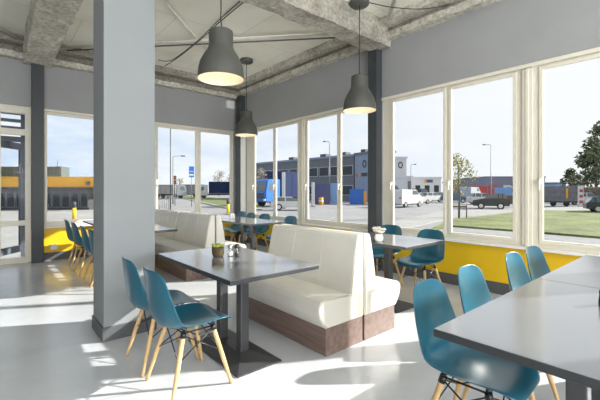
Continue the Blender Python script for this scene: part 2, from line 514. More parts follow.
# outward opened metal leaf seen through it
A = far(-14, 6.80, 0) ; Bp = far(23, 7.75, 0)
d = Bp - A; ln = d.length; ang = atan2(d.y, d.x)
Mt = Matrix.Translation(Vector((A.x, A.y - YB, 0))) @ Matrix.Rotation(ang, 4, 'Z')
m = MB()
m.box(0, ln, -.03, .03, 2.18, 2.32, M=Mt); m.box(0, ln, -.03, .03, .02, .16, M=Mt)
m.box(ln - .09, ln, -.031, .031, .02, 2.32, M=Mt); m.box(0, .09, -.031, .031, .02, 2.32, M=Mt)
lf = m.build('open_leaf', M_LEAF, door)
g = MB(); g.box(.09, ln - .09, -.003, .003, .16, 2.18, M=Mt); g.build('leaf_pane', M_GLASS, lf)
m = MB()
for z in (2.57, 2.72, 2.875):
    m.box(-.7, .46, 1.12, 1.20, z, z + .06)
m.box(.46, .55, 1.11, 1.21, -.5, 2.97)
m.box(-.7, .46, 1.11, 1.21, 2.32, 2.42)
m.build('louvre_screen', M_LEAF, door)

# ---- dark steel posts
def post(x0, x1, y0, y1, label):
    m = MB(); m.box(x0, x1, y0, y1, 0, 3.72, bev=.004)
    struct(m.build('steel_post', M_POST), label)
post(4.78, 4.929, 3.655, 3.835, 'dark steel post between the two right-hand windows')
post(0.555, 0.735, 8.10, 8.249, 'dark steel post beside the glazed door')
post(4.78, 4.929, 7.905, 8.09, 'dark steel post in the far corner of the room')

m = MB(); m.box(4.79, 4.929, 7.886, 7.904, .16, HEAD, bev=.003); struct(m.build('sunlit_strip', M_SILL), 'white strip standing in for sunlight on the corner post beside the far window')  # white board stands in for sun on the post's side face
# ---- big square column
col = bpy.data.objects.new('square_column', None); COL.objects.link(col); col.location = (.965, 3.72, 0)
struct(col, 'thick pale grey square column beside the nearest booth table')
m = MB(); m.box(-.22, .22, -.21, .21, 0, HC, bev=.006); m.build('shaft', M_COLW, col)
m = MB(); m.box(-.232, .232, -.222, .222, 0, .125, bev=.004); m.build('skirting', M_SKIRT, col)

# ---- concrete beams
def beam(x0, x1, y0, y1, z0, z1, label, mat=M_CONC, seed=0, amp=.016, step=.09):
    m = MB(); m.rough(x0, x1, y0, y1, z0, z1, step, amp, seed)
    struct(m.build('concrete_beam', mat), label)
beam(.43, .84, 3.95, YB - .02, 3.62, HC + .05, 'rough concrete beam running from the square column to the back wall', seed=1)
beam(.43, .84, YN, 3.45, 3.62, HC + .05, 'rough concrete beam running from the square column towards the viewer', seed=2)
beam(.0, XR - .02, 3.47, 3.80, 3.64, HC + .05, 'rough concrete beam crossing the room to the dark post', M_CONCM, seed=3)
beam(XL, .0, 3.47, 3.80, 3.64, HC + .05, 'rough concrete beam left of the square column', seed=4)
# edge beams: a ledge on the wall head, a strip coloured dark as the shadow gap, and a haunch under the boards
beam(XR - .16, XR + .02, YN, YB, 3.74, 3.84, 'rough concrete ledge along the head of the right wall', seed=5, amp=.014, step=.07)
beam(XR - .10, XR + .02, YN, YB, 3.84, 3.92, 'strip coloured dark as the shadow gap above the right wall ledge', M_CONCD, seed=6)
beam(XR - .30, XR + .02, YN, YB, 3.92, HC + .05, 'rough concrete haunch under the ceiling along the right wall', seed=7)
beam(XL, XR - .1, YB - .16, YB + .02, 3.68, 3.78, 'rough concrete ledge along the head of the back wall', seed=8, amp=.014, step=.07)
beam(XL, XR - .1, YB - .10, YB + .02, 3.78, 3.90, 'strip coloured dark as the shadow gap above the back wall ledge', M_CONCD, seed=9)
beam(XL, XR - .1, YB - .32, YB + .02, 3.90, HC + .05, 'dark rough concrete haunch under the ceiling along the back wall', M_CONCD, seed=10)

# ---- roof bracing bars
def bar(p, q, r, mat, label, name='roof_brace'):
    m = MB(); m.tube([p, q], r, 8); o = m.build(name, mat)
    tag(o, label, 'brace', 'steel bracing bars under the ceiling')
bar((.85, 8.05, 3.96), (4.75, 3.85, 3.96), .026, M_BRACE, 'long white bracing bar under the ceiling crossing behind the nearest pendant lamp')
bar((1.05, 7.85, 3.905), (4.52, 4.12, 3.905), .013, M_BRACED, 'thin dark conduit hung just under the white bracing bar behind the nearest pendant lamp', 'conduit')
bar((1.15, 4.40, 4.00), (4.6, 7.85, 4.00), .022, M_BRACE, 'white bracing bar running from the square column towards the far corner')
bar((4.72, 3.42, 3.96), (1.0, -0.4, 3.96), .030, M_BRACE, 'white bracing bar meeting the beam above the dark post, right of the pendant canopy')
bar((.40, 7.92, 3.96), (-3.8, 3.95, 3.96), .030, M_BRACE, 'white bracing bar in the far left ceiling bay by the door')

def cable(pts, r, label, name='ceiling_cable'):
    # smooth polyline
    P = [Vector(p) for p in pts]; out = []
    for i in range(len(P) - 1):
        p0 = P[max(i - 1, 0)]; p1 = P[i]; p2 = P[i + 1]; p3 = P[min(i + 2, len(P) - 1)]
        for k in range(6):
            t = k / 6
            out.append(0.5 * ((2 * p1) + (p2 - p0) * t + (2 * p0 - 5 * p1 + 4 * p2 - p3) * t * t + (3 * p1 - p0 - 3 * p2 + p3) * t ** 3))
    out.append(P[-1])
    m = MB(); m.tube(out, r, 6)
    tag(m.build(name, M_BLACK), label, 'cable')
def ceilpt(px, py, z):
    t = (z - EYE) * F_PX / (HORIZON - py); r = ray(px); return (r[0] * t, r[1] * t, z)
cable([ceilpt(250, -3, 4.01), ceilpt(222, 20, 3.99), ceilpt(200, 40, 3.93), ceilpt(180, 56, 3.95), ceilpt(165, 66, 3.88)], .008, 'black cable slung across the ceiling behind the nearest pendant lamp, upper strand')
cable([ceilpt(245, -3, 4.01), ceilpt(219, 20, 4.0), ceilpt(196, 42, 3.9), ceilpt(172, 60, 3.84), ceilpt(158, 60, 3.93)], .007, 'black cable slung across the ceiling behind the nearest pendant lamp, lower strand')
cable([ceilpt(367, 2, 4.0), ceilpt(390, 7, 3.9), ceilpt(420, 9, 3.86), ceilpt(448, 5, 3.9), ceilpt(475, -2, 4.0)], .006, 'thin black cable drooping right from the canopy of the right-hand pendant')

# ================================================================== FURNITURE
# ---- chair
def make_chair():
    root = empty('shell_chair', (0, 0, 0), 'x', 'chair')
    rows = [(.247, .412, .118, .000), (.240, .424, .163, .003), (.216, .438, .198, .010), (.17, .446, .219, .020),
            (.10, .440, .230, .030), (.02, .429, .234, .040), (-.065, .419, .235, .052), (-.14, .418, .235, .066),
            (-.195, .436, .234, .078), (-.231, .474, .231, .082), (-.249, .53, .227, .076), (-.258, .60, .220, .064),
            (-.264, .66, .209, .050), (-.270, .715, .197, .042), (-.277, .762, .183, .036), (-.283, .795, .158, .029),
            (-.286, .814, .122, .020), (-.287, .822, .070, .008)]
    m = MB(); NU = 10
    grid = []
    for i, (y, z, w, dd) in enumerate(rows):
        a = rows[max(i - 1, 0)]; b = rows[min(i + 1, len(rows) - 1)]
        t = Vector((0, b[0] - a[0], b[1] - a[1])).normalized()
        nrm = Vector((0, t.z, -t.y))
        r = []
        for k in range(NU + 1):
            u = -1 + 2 * k / NU
            p = Vector((w * u, y, z)) + nrm * dd * abs(u) ** 2.3
            r.append(m.bm.verts.new(p))
        grid.append(r)
    for i in range(len(rows) - 1):
        for k in range(NU):
            f = m.bm.faces.new((grid[i][k], grid[i][k + 1], grid[i + 1][k + 1], grid[i + 1][k])); f.smooth = True
    o = m.build('seat_shell', M_TEAL, root)
    s = o.modifiers.new('thick', 'SOLIDIFY'); s.thickness = 0.008; s.offset = 0
    s = o.modifiers.new('smooth', 'SUBSURF'); s.levels = 1; s.render_levels = 1
    tops = {}
    for sx in (-1, 1):
        for sy, ty, by in ((1, .105, .205), (-1, -.105, -.215)):
            tp = Vector((sx * .135, ty, .400)); bt = Vector((sx * .215, by, .0))
            l = MB()
            ps = [tp + (bt - tp) * t for t in (0, .1, .5, .9, 1)]
            l.tube(ps, [.013, .0155, .0155, .0115, .0105], 10)
            l.build('leg', M_BEECH, root)
            tops[(sx, sy)] = (tp, bt)
    w = MB()
    def on(c, t): return c[0] + (c[1] - c[0]) * t
    for (a, b) in (((-1, 1), (1, 1)), ((1, 1), (1, -1)), ((1, -1), (-1, -1)), ((-1, -1), (-1, 1))):
        w.tube([on(tops[a], .42), on(tops[b], .03)], .0042, 6)
        w.tube([on(tops[b], .42), on(tops[a], .03)], .0042, 6)
        w.tube([on(tops[a], .0), on(tops[b], .0)], .005, 6)
    for k in tops:
        w.tube([on(tops[k], -.02), on(tops[k], .07)], .0185, 8)
        w.tube([tops[k][0] + Vector((0, 0, -.002)), Vector((tops[k][0].x * 1.02, tops[k][0].y, .418 if tops[k][0].y < 0 else .436))], .012, 8)
    w.build('wire_base', M_WIRE, root)
    return root
CHAIR = make_chair(); used = False
H = pi / 2
chairs = [
    (1.045, 2.40, -H + .03, 'teal shell chair nearest the viewer at the booth table beside the square column', 'teal chairs at the nearest booth table'),
    (1.035, 2.885, -H - .02, 'teal shell chair between the square column and the nearer chair of the same booth table', 'teal chairs at the nearest booth table'),
    (1.85, 0.80, pi + .06, 'large teal shell chair in the right foreground, its seat under the pale table corner', 'teal chairs along the joined tables'),
    (2.41, 0.83, pi + .03, 'teal shell chair along the joined grey tables, next behind the large foreground one', 'teal chairs along the joined tables'),
    (3.19, 0.83, pi + .02, 'third teal shell chair along the joined grey tables, against the yellow wall band', 'teal chairs along the joined tables'),
    (3.66, 0.83, pi - .04, 'farthest teal shell chair along the joined grey tables, just below the thick window mullion', 'teal chairs along the joined tables'),
    (4.03, 2.42, H - .05, 'teal shell chair at the table behind the white booth, nearer one beside the yellow wall', 'teal chairs at the table by the right window'),
    (4.15, 3.10, H + .04, 'teal shell chair behind the white flowers, below the dark steel post', 'teal chairs at the table by the right window'),
    (1.25, 5.38, -H + .04, 'teal shell chair of the far left row, nearest the square column', 'teal chairs in the far left row'),
    (1.25, 5.93, -H - .03, 'second teal shell chair of the far left row counting from the square column', 'teal chairs in the far left row'),
    (1.25, 6.70, -H + .02, 'third teal shell chair of the far left row counting from the square column', 'teal chairs in the far left row'),
    (1.25, 7.38, -H - .02, 'teal shell chair of the far left row farthest away, closest to the back window', 'teal chairs in the far left row'),
    (4.20, 5.46, H, 'teal shell chair whose back tip shows just above the nearest white booth backrest', 'teal chairs at the far white tables'),
    (4.20, 6.33, H + .05, 'teal shell chair at the far white table, third from the corner post', 'teal chairs at the far white tables'),
    (4.16, 6.83, H - .04, 'teal shell chair at the far white table, second from the corner post', 'teal chairs at the far white tables'),
    (4.24, 7.34, H + .03, 'teal shell chair at the far white table, closest to the corner post', 'teal chairs at the far white tables'),
]
for x, y, rz, lab, grp in chairs:
    place(CHAIR, used, (x, y, 0), rz, lab, grp); used = True

# ---- tables
def make_table():
    root = empty('pedestal_table', (0, 0, 0), 'x', 'table')
    hw, hl = .383, .645
    m = MB()
    m.mi = 1; m.box(-hw, hw, -hl, hl, .728, .758, bev=.003)
    m.mi = 0; m.box(-hw + .002, hw - .002, -hl + .002, hl - .002, .7575, .7605, bev=.001)
    m.build('tabletop', [M_TOP, M_EDGE], root)
    for s in (-1, 1):
        c = MB(); c.box(-.037, .037, s * .165 - .037, s * .165 + .037, .05, .715, bev=.006); co = c.build('column', M_PED, root)
        k = MB(); k.box(-.16, .16, s * .165 - .05, s * .165 + .05, .714, .728, bev=.002); k.build('mounting_plate', M_PED, co)
    # hipped foot plate
    b = MB()
    bw, bl = .195, .42
    lo = [b.bm.verts.new(p) for p in ((-bw, -bl, 0), (bw, -bl, 0), (bw, bl, 0), (-bw, bl, 0))]
    md = [b.bm.verts.new(p) for p in ((-bw, -bl, .012), (bw, -bl, .012), (bw, bl, .012), (-bw, bl, .012))]
    tp = [b.bm.verts.new(p) for p in ((-.05, -.215, .062), (.05, -.215, .062), (.05, .215, .062), (-.05, .215, .062))]
    b.bm.faces.new(list(reversed(lo)))
    for i in range(4):
        j = (i + 1) % 4
        b.bm.faces.new((lo[i], lo[j], md[j], md[i])); b.bm.faces.new((md[i], md[j], tp[j], tp[i]))
    b.bm.faces.new(tp)
    b.build('foot_plate', M_PED, root)
    return root
TABLE = make_table(); used = False
tables = [
    (1.515, 2.635, 0, 'grey pedestal table beside the square column holding the plant pot and shakers', 'grey tables at the booths'),
    (3.515, 2.68, 0, 'grey pedestal table behind the nearest white booth, carrying the white flowers', 'grey tables at the booths'),
    (2.025, .385, H, 'pale grey table corner in the right foreground, nearer of two joined tables', 'joined grey tables on the right'),
    (3.317, .385, H, 'pale grey table beyond the joint line, farther of two joined tables on the right', 'joined grey tables on the right'),
    (1.68, 5.80, 0, 'grey pedestal table showing just right of the square column, before the far booth', 'grey tables at the far left booth'),
    (1.68, 7.12, 0, 'grey pedestal table mostly hidden behind the square column, its dark edge left of it', 'grey tables at the far left booth'),
    (3.66, 5.76, 0, 'sunlit white-looking table by the far right windows, nearer of the two', 'bright tables by the far windows'),
    (3.66, 7.08, 0, 'sunlit white-looking table by the far corner post, farther of the two', 'bright tables by the far windows'),
]
for x, y, rz, lab, grp in tables:
    place(TABLE, used, (x, y, 0), rz, lab, grp); used = True

# ---- booth benches (local: seat towards -X, back plane at x = 0, length along Y from 0 to L)
def make_bench(L=1.245):
    root = empty('booth_bench', (0, 0, 0), 'x', 'bench')
    p = MB(); p.box(-.455, -.005, .012, L - .012, 0, .225, bev=.003); p.build('plinth', M_PLINTH, root)
    s = MB()
    prof = [(-.462, .226), (-.495, .265), (-.528, .32), (-.545, .375), (-.540, .415), (-.51, .445), (-.45, .458), (-.30, .452), (-.16, .446), (-.10, .446), (-.01, .446), (-.01, .226)]
    s.prism(prof, 0, L, 'y')
    r = bmesh.ops.bevel(s.bm, geom=[e for e in s.bm.edges if abs(e.verts[0].co.y - e.verts[1].co.y) < 1e-5], offset=.010, segments=2, affect='EDGES')
    so = s.build('seat_cushion', M_VINYL, root)
    q = MB()
    q.tube([(-.461, .004, .2265), (-.528, .0035, .32), (-.545, .0035, .375), (-.540, .0035, .415), (-.45, .0035, .4575), (-.16, .0035, .4465)], .004, 6)
    q.build('piping', M_VINYL, so)
    b = MB()
    prof = [(-.165, .40), (-.160, .50), (-.137, .65), (-.110, .79), (-.082, .91), (-.070, .935), (-.045, .946), (-.018, .940), (-.006, .923), (-.006, .226), (-.10, .226), (-.10, .40)]
    b.prism(prof, 0, L, 'y')
    bmesh.ops.bevel(b.bm, geom=[e for e in b.bm.edges if abs(e.verts[0].co.y - e.verts[1].co.y) < 1e-5], offset=.010, segments=2, affect='EDGES')
    bo = b.build('backrest', M_VINYL, root)
    for k in (1, 2):
        t = MB(); yy = L * k / 3
        t.tube([(-.1615, yy, .455), (-.1605, yy, .50), (-.1375, yy, .65), (-.1105, yy, .79), (-.0825, yy, .91)], .002, 6)
        t.build('stitched_seam', M_VINYL, bo)
    return root
BENCH = make_bench(); used = False
benches = [
    (2.478, 2.03, 0, 0, 'white booth bench at the nearest grey table, seat facing the square column', 'white booth benches'),
    (2.494, 3.275, pi, 0, 'white booth bench back to back behind the nearest one, facing the right window', 'white booth benches'),
    (2.605, 5.03, 0, 0, 'far white booth bench facing left, its sunlit end towards the viewer', 'white booth benches'),
    (2.605, 6.285, 0, 0, 'far white booth bench facing left, emerging from behind the square column', 'white booth benches'),
    (2.621, 6.275, pi, 0, 'far white booth bench facing the right windows, nearer of two behind the left-facing row', 'white booth benches'),
    (2.621, 7.53, pi, 0, 'far white booth bench facing the right windows, closest to the back window', 'white booth benches'),
]
for x, y, rz, _, lab, grp in benches:
    place(BENCH, used, (x, y, 0), rz, lab, grp); used = True

# ---- pendant lamps
def make_pendant():
    root = empty('pendant_lamp', (0, 0, 0), 'x', 'lamp')     # origin at the ceiling
    drop = 4.03 - 2.463
    z0 = -drop                     # rim
    out = [(.232, 0), (.231, .05), (.224, .11), (.206, .175), (.176, .235), (.145, .282), (.128, .315), (.122, .345), (.121, .478), (.117, .490), (.10, .495), (.02, .498)]
    m = MB(); m.lathe([(r, z0 + z) for r, z in out], 40, caps=(False, True))
    sh = m.build('shade', M_SHADE, root)
    inn = [(.232, 0), (.228, .004), (.226, .05), (.219, .11), (.201, .173), (.171, .232), (.140, .278), (.123, .312), (.117, .345), (.116, .46), (.001, .461)]
    m = MB(); m.lathe([(r, z0 + z) for r, z in inn], 40); m.build('shade_lining', M_INNER, sh)
    m = MB(); m.sphere((0, 0, z0 + .20), .045, 2, (1, 1, 1.2)); m.lathe([(.02, z0 + .25), (.02, z0 + .46)], 12); m.build('bulb', M_BULB, sh)
    m = MB(); m.tube([(0, 0, z0 + .493), (.004, 0, z0 + .56), (-.003, .002, z0 + .62), (0, 0, z0 + .7), (0, 0, -.03)], .006, 8)
    m.lathe([(.022, z0 + .496), (.018, z0 + .525), (.007, z0 + .54)], 16); m.build('cord', M_BLACK, root)
    m = MB(); m.lathe([(.012, -.075), (.125, -.062), (.135, -.05), (.135, -.004), (.13, 0)], 32, caps=(True, True)); m.build('ceiling_canopy', M_SHADE, root)
    return root
PEND = make_pendant(); used = False
for px, Z, zz, lab in ((221, 3.68, 4.028, 'largest charcoal pendant lamp, hanging over the nearest booth table'),
                       (246.5, 7.45, 4.028, 'smallest charcoal pendant lamp, hanging in front of the far corner post'),
                       (359.5, 5.14, 4.028, 'charcoal pendant lamp hanging left of the middle dark post')):
    p = far(px, Z, zz)
    place(PEND, used, p, 0, lab, 'charcoal pendant lamps'); used = True
    li = bpy.data.lights.new('lamp_glow', 'POINT'); li.energy = 1.6; li.color = (1.0, .86, .66); li.shadow_soft_size = .05
    lo = bpy.data.objects.new('lamp_glow', li); COL.objects.link(lo); lo.location = (p.x, p.y, zz - 1.555 + .12)

# ---- table-top items
TT = .7608
def tabpt(px, py):
    t = (EYE - TT) * F_PX / (py - HORIZON); r = ray(px); return (r[0] * t, r[1] * t, TT)
o = empty('potted_succulent', tabpt(218, 256.5), 'small brown pot of green succulents on the nearest booth table', 'plant')
m = MB(); m.lathe([(.040, 0), (.050, .02), (.053, .055), (.052, .085), (.044, .085), (.043, .06)], 20, caps=(True, True)); m.build('pot', M_POT, o)
m = MB()
for k in range(40):
    a = random.random() * 2 * pi; r = .042 * sqrt(random.random())
    c = Vector((r * cos(a), r * sin(a), .080)); d = Vector((cos(a) * .6 * r / .042, sin(a) * .6 * r / .042, 1)).normalized()
    m.tube([c, c + d * .014, c + d * (.026 + .012 * random.random())], [.005, .0075, .001], 6)
m.build('foliage', M_GREEN, o)
def shaker(pt, label, fill, capm, bodym=M_JAR, s=1.3):
    o = empty('shaker', pt, label, 'shaker', group='salt and pepper shakers')
    m = MB(); m.lathe([(.018 * s, 0), (.0205 * s, .004 * s), (.019 * s, .03 * s), (.0155 * s, .052 * s)], 18, caps=(True, False)); m.build('body', bodym, o)
    m = MB(); m.lathe([(.016 * s, .003 * s), (.017 * s, .006 * s), (.0165 * s, .028 * s)], 14, caps=(True, True)); m.build('filling', fill, o)
    m = MB(); m.lathe([(.0165 * s, .052 * s), (.018 * s, .056 * s), (.0175 * s, .068 * s), (.012 * s, .078 * s), (.003, .081 * s)], 18, caps=(True, True)); m.build('cap', capm, o)
shaker(tabpt(230.5, 256), 'glass salt shaker with steel cap between the succulent pot and the pepper shaker', M_SALT, M_STEEL)
shaker(tabpt(237, 256), 'glass pepper shaker with dark cap, rightmost item on the nearest booth table', M_PEPPER, M_BLACK)
shaker(tabpt(603.5, 305), 'dark pepper shaker at the right picture edge on the joined grey tables', M_PEPPER, M_BLACK, M_BLACK, 1.0)
o = empty('flower_vase', tabpt(379, 241.5), 'white vase of white flowers on the table behind the nearest booth', 'vase')
m = MB(); m.lathe([(.035, 0), (.045, .02), (.048, .05), (.038, .075), (.042, .085), (.036, .084), (.033, .06)], 20, caps=(True, True)); m.build('vase', M_CERAM, o)
m = MB(); fl = MB()
for k in range(26):
    a = random.random() * 2 * pi; r = .062 * sqrt(random.random())
    t = Vector((r * cos(a), r * sin(a), .095 + .06 * random.random()))
    m.tube([(t.x * .3, t.y * .3, .07), t], .0015, 5)
    for q in range(6):
        aa = q * pi / 3
        fl.sphere(t + Vector((.014 * cos(aa), .014 * sin(aa), .002)), 0.0115, 1, (1, 1, .7))
    fl.sphere(t, .011, 1)
m.build('stems', M_STEM, o); fl.build('blossoms', M_PETAL, o)
o = empty('napkin_holder', tabpt(232, 218.6), 'small white napkin holder on the bright table by the far corner post', 'napkin holder')
m = MB(); m.box(-.05, .05, -.035, .035, 0, .008, bev=.002); m.box(-.05, .05, -.035, -.030, 0, .07, bev=.002); m.box(-.05, .05, .030, .035, 0, .07, bev=.002); m.build('holder', M_CERAM, o)
m = MB()
for k in range(9): m.box(-.045, .045, -.026 + k * .006, -.022 + k * .006, .008, .095 + .004 * (k % 3))
m.build('napkins', M_SALT, o)

# ---- wall fittings
o = empty('wall_socket', (.90, YB, .20), 'white surface socket box on the yellow wall beside the dark post', 'socket')
m = MB(); m.box(-.055, .055, -.055, 0, 0, .10, bev=.006); m.build('housing', M_WHITE, o)
m = MB(); m.lathe([(.026, 0), (.026, .002), (.021, .002), (.02, -.004)], 20); 
bmesh.ops.rotate(m.bm, cent=(0, 0, 0), matrix=Matrix.Rotation(pi / 2, 3, 'X'), verts=m.bm.verts[:]); bmesh.ops.translate(m.bm, vec=(0, -.0555, .05), verts=m.bm.verts[:]); m.build('outlet', M_WHITE, o)
o = empty('junction_box', (4.66, YB, 3.42), 'small white box high on the grey wall beside the far corner post', 'box')
m = MB(); m.box(-.11, .11, -.09, 0, 0, .20, bev=.008); m.build('casing', M_WHITE, o)
m = MB(); m.box(-.10, .10, -.094, -.09, .01, .19, bev=.002); m.build('cover', M_SILL, o)

# ================================================================== OUTSIDE
m = MB(); m.box(-160, 260, -120, 300, GROUND - .3, GROUND - .02); struct(m.build('ground', M_ASPH), 'grey asphalt road and yard outside the windows')
def flat(name, pix, mat, z, label):
    pts = [gpt(*p) for p in pix]
    m = MB(); m.prism(pts, GROUND - .05, z, 'z'); struct(m.build(name, mat), label)
m = MB(); m.box(XR + .10, XR + 3.4, -8, 12, GROUND - .1, GROUND); m.box(-12, XR + .10, YB + .10, YB + 3.2, GROUND - .1, GROUND)
struct(m.build('pavement', M_PAVE), 'pale paving round the building')
flat('lawn', [(432, 231), (453, 226.5), (512, 231), (545, 233.5), (600, 238), (680, 244), (760, 246), (760, 213), (680, 211.5), (600, 211), (545, 211), (512, 213.5), (453, 220), (432, 229)], M_GRASS, GROUND + .06, 'green lawn outside the right-hand windows')
flat('verge', [(168, 193.5), (200, 197), (228, 199.2), (262, 201), (262, 208.5), (228, 207.8), (200, 202), (180, 197.5), (166, 194.5)], M_GRASS, GROUND + .06, 'green verge strip outside the back window')
flat('kerb_strip', [(166, 194.6), (180, 197.8), (200, 202.6), (228, 208.8), (262, 210), (262, 209), (228, 207.9), (200, 202.1), (180, 197.5)], M_KERB, GROUND + .1, 'kerb along the verge')
flat('footpath', [(392, 222), (440, 212), (480, 209), (600, 206), (760, 205), (760, 208.5), (600, 210), (512, 212.5), (453, 218), (392, 232)], M_PAVE, GROUND + .03, 'pale path between the lawn and the road')
flat('yard_paving', [(-40, 262), (150, 262), (150, 207), (100, 204), (40, 208), (-40, 214)], M_PAVE, GROUND + .02, 'pale yard in front of the amber-banded building')

def wheel(mb, x, y, r, w):
    mb.tube([(x, y - w / 2, r), (x, y - w * .5 + .02, r), (x, y + w * .5 - .02, r), (x, y + w / 2, r)], [r * .9, r, r, r * .9], 14)

def car(px, Z, mat, label, rz=0.0, flip=False, L=4.1, hgt=1.45, van=False, group=None):
    root = empty('van' if van else 'car', far(px, Z), label, 'van' if van else 'car', side_angle(px) + rz + (pi if flip else 0), group)
    h = L / 2; k = hgt / 1.45
    m = MB()
    if van:
        prof = [(-h, .35), (h - .1, .35), (h, .6), (h - .05, .95), (h - .85, 1.1 * k), (h - 1.35, 1.42 * k), (-h + .1, 1.45 * k), (-h, 1.3 * k)]
        m.prism(prof, -.86, .86, 'y'); cab = [(h - 1.0, 1.1 * k), (h - 1.38, 1.36 * k), (h - 2.2, 1.36 * k), (h - 2.2, 1.02 * k), (h - 1.05, 1.02 * k)]
    else:
        prof = [(-h, .30), (h - .12, .30), (h, .5), (h - .06, .80 * k), (h - .95, .98 * k), (-h + .12, 1.0 * k), (-h, .85 * k)]
        m.prism(prof, -.86, .86, 'y'); cab = None
    bmesh.ops.bevel(m.bm, geom=m.bm.edges[:], offset=.05, segments=2, affect='EDGES')
    bo = m.build('body', mat, root)
    g = MB()
    if van:
        g.prism(cab, -.872, .872, 'y')
        g.prism([(h - .86, 1.09 * k), (h - 1.33, 1.40 * k), (h - 1.36, 1.38 * k), (h - .89, 1.06 * k)], -.72, .72, 'y')
    else:
        g.prism([(h - .98, .95 * k), (h - 1.65, 1.40 * k), (-h + .42, 1.41 * k), (-h + .10, .95 * k)], -.72, .72, 'y')
    g.build('glazing', M_CARG, root)
    if not van:
        r_ = MB(); r_.prism([(h - 1.58, 1.385 * k), (h - 1.75, 1.45 * k), (-h + .44, 1.45 * k), (-h + .36, 1.40 * k)], -.70, .70, 'y')
        for xx in (h - 2.25, -h + .6):
            r_.prism([(xx - .05, .92 * k), (xx + .05, .92 * k), (xx + .03, 1.41 * k), (xx - .07, 1.41 * k)], -.73, .73, 'y')
        r_.build('roof', mat, root)
    for sx in (-h + .75, h - .8):
        for sy in (-.78, .78):
            w = MB(); wheel(w, sx, sy, .31, .2); wo = w.build('wheel', M_TYRE, root)
            c = MB(); c.tube([(sx, sy - .105, .31), (sx, sy + .105, .31)], .19, 12); c.build('hub_cap', M_STEEL, wo)
    l = MB()
    for sy in (-.62, .62): l.box(h - .10, h + .005, sy - .15, sy + .15, .58 * k, .70 * k, bev=.02)
    l.build('headlight', M_WHITE, root)
    l = MB()
    for sy in (-.66, .66): l.box(-h - .005, -h + .10, sy - .12, sy + .12, .68 * k, .84 * k, bev=.02)
    l.build('tail_light', M_RED, root)
    return root

def truck(px, Z, cabm, boxm, label, rz=0.0, flip=False, L=9.0, hgt=3.7, cab=True, stripe=None):
    root = empty('lorry', far(px, Z), label, 'truck', side_angle(px) + rz + (pi if flip else 0))
    h = L / 2
    c = MB(); c.box(-h, h - .3, -.45, .45, .65, .95); c.build('chassis', M_DGREY, root)
    if cab:
        m = MB(); m.prism([(h - 2.1, .55), (h - .05, .55), (h, .8), (h, 1.7), (h - .25, 2.8), (h - .6, 3.0), (h - 2.1, 3.0)], -1.2, 1.2, 'y')
        bmesh.ops.bevel(m.bm, geom=m.bm.edges[:], offset=.07, segments=2, affect='EDGES')
        co = m.build('cab', cabm, root)
        g = MB(); g.prism([(h + .015, 1.72), (h - .225, 2.7), (h - .30, 2.7), (h - .06, 1.72)], -1.05, 1.05, 'y'); g.build('windscreen', M_CARG, co)
        g = MB(); g.prism([(h - .35, 1.75), (h - .55, 2.55), (h - 1.3, 2.55), (h - 1.3, 1.75)], -1.212, 1.212, 'y'); g.build('side_window', M_CARG, co)
        g = MB(); g.box(h - .02, h + .03, -.9, .9, .95, 1.5, bev=.02); g.build('grille', M_DGREY, co)
        for sy in (-1.0, 1.0):
            g = MB(); g.box(h - .03, h + .05, sy - .17, sy + .17, .68, .88, bev=.02); g.build('headlight', M_WHITE, co)
    x1 = h - 2.35 if cab else h
    b = MB(); b.box(-h, x1, -1.24, 1.24, 1.0, hgt, bev=.04); bo = b.build('box_body', boxm, root)
    s = MB()
    k = -h + .5
    while k < x1:
        s.box(k, k + .05, -1.262, 1.262, 1.05, hgt - .08); k += 1.1
    s.box(-h, x1, -1.266, 1.266, hgt - .12, hgt - .02); s.box(-h, x1, -1.266, 1.266, 1.0, 1.1)
    s.build('ribs', stripe or boxm, bo)
    xs = [-h + .9, -h + 2.1] + ([h - 1.3] if cab else [])
    for x in xs:
        for sy in (-1.0, 1.0):
            w = MB(); wheel(w, x, sy, .5, .32); w.build('wheel', M_TYRE, root)
    return root

def container(px, Z, mat, label, L, hgt, endm=None, rz=0.0, dep=2.4):
    root = empty('shipping_container', far(px, Z), label, 'container', side_angle(px) + rz)
    m = MB(); m.box(-L / 2, L / 2, 0, dep, 0.05, hgt, bev=.03); m.build('shell', mat, root)
    r = MB()
    k = -L / 2 + .15
    while k < L / 2 - .1:
        r.box(k, k + .1, -.03, 0, .15, hgt - .12); k += .28
    r.build('corrugation', mat, root)
    f = MB()
    for x in (-L / 2, L / 2):
        f.box(x - .05, x + .05, -.05, .05, 0.0, hgt + .01)
    f.box(-L / 2, L / 2, -.05, .05, hgt - .1, hgt + .012); f.box(-L / 2, L / 2, -.05, .05, 0.0, .12)
    f.build('corner_frame', endm or mat, root)

def lamp_post(px, Z, top, arm, label, double=False):
    root = empty('street_lamp', far(px, Z), label, 'street lamp', side_angle(px))
    H_ = top - GROUND
    m = MB(); m.tube([(0, 0, 0), (0, 0, 1.2), (0, 0, H_ - .1)], [.10, .085, .05], 10); m.build('pole', M_GALV, root)
    m = MB(); m.tube([(0, 0, H_ - .15), (arm * .15, 0, H_), (arm, 0, H_ + .05)], .04, 8); m.build('arm', M_GALV, root)
    m = MB(); m.box(min(arm, arm * 1.55), max(arm, arm * 1.55), -.13, .13, H_ - .02, H_ + .12, bev=.04); m.build('lantern', M_DGREY, root)
    return root

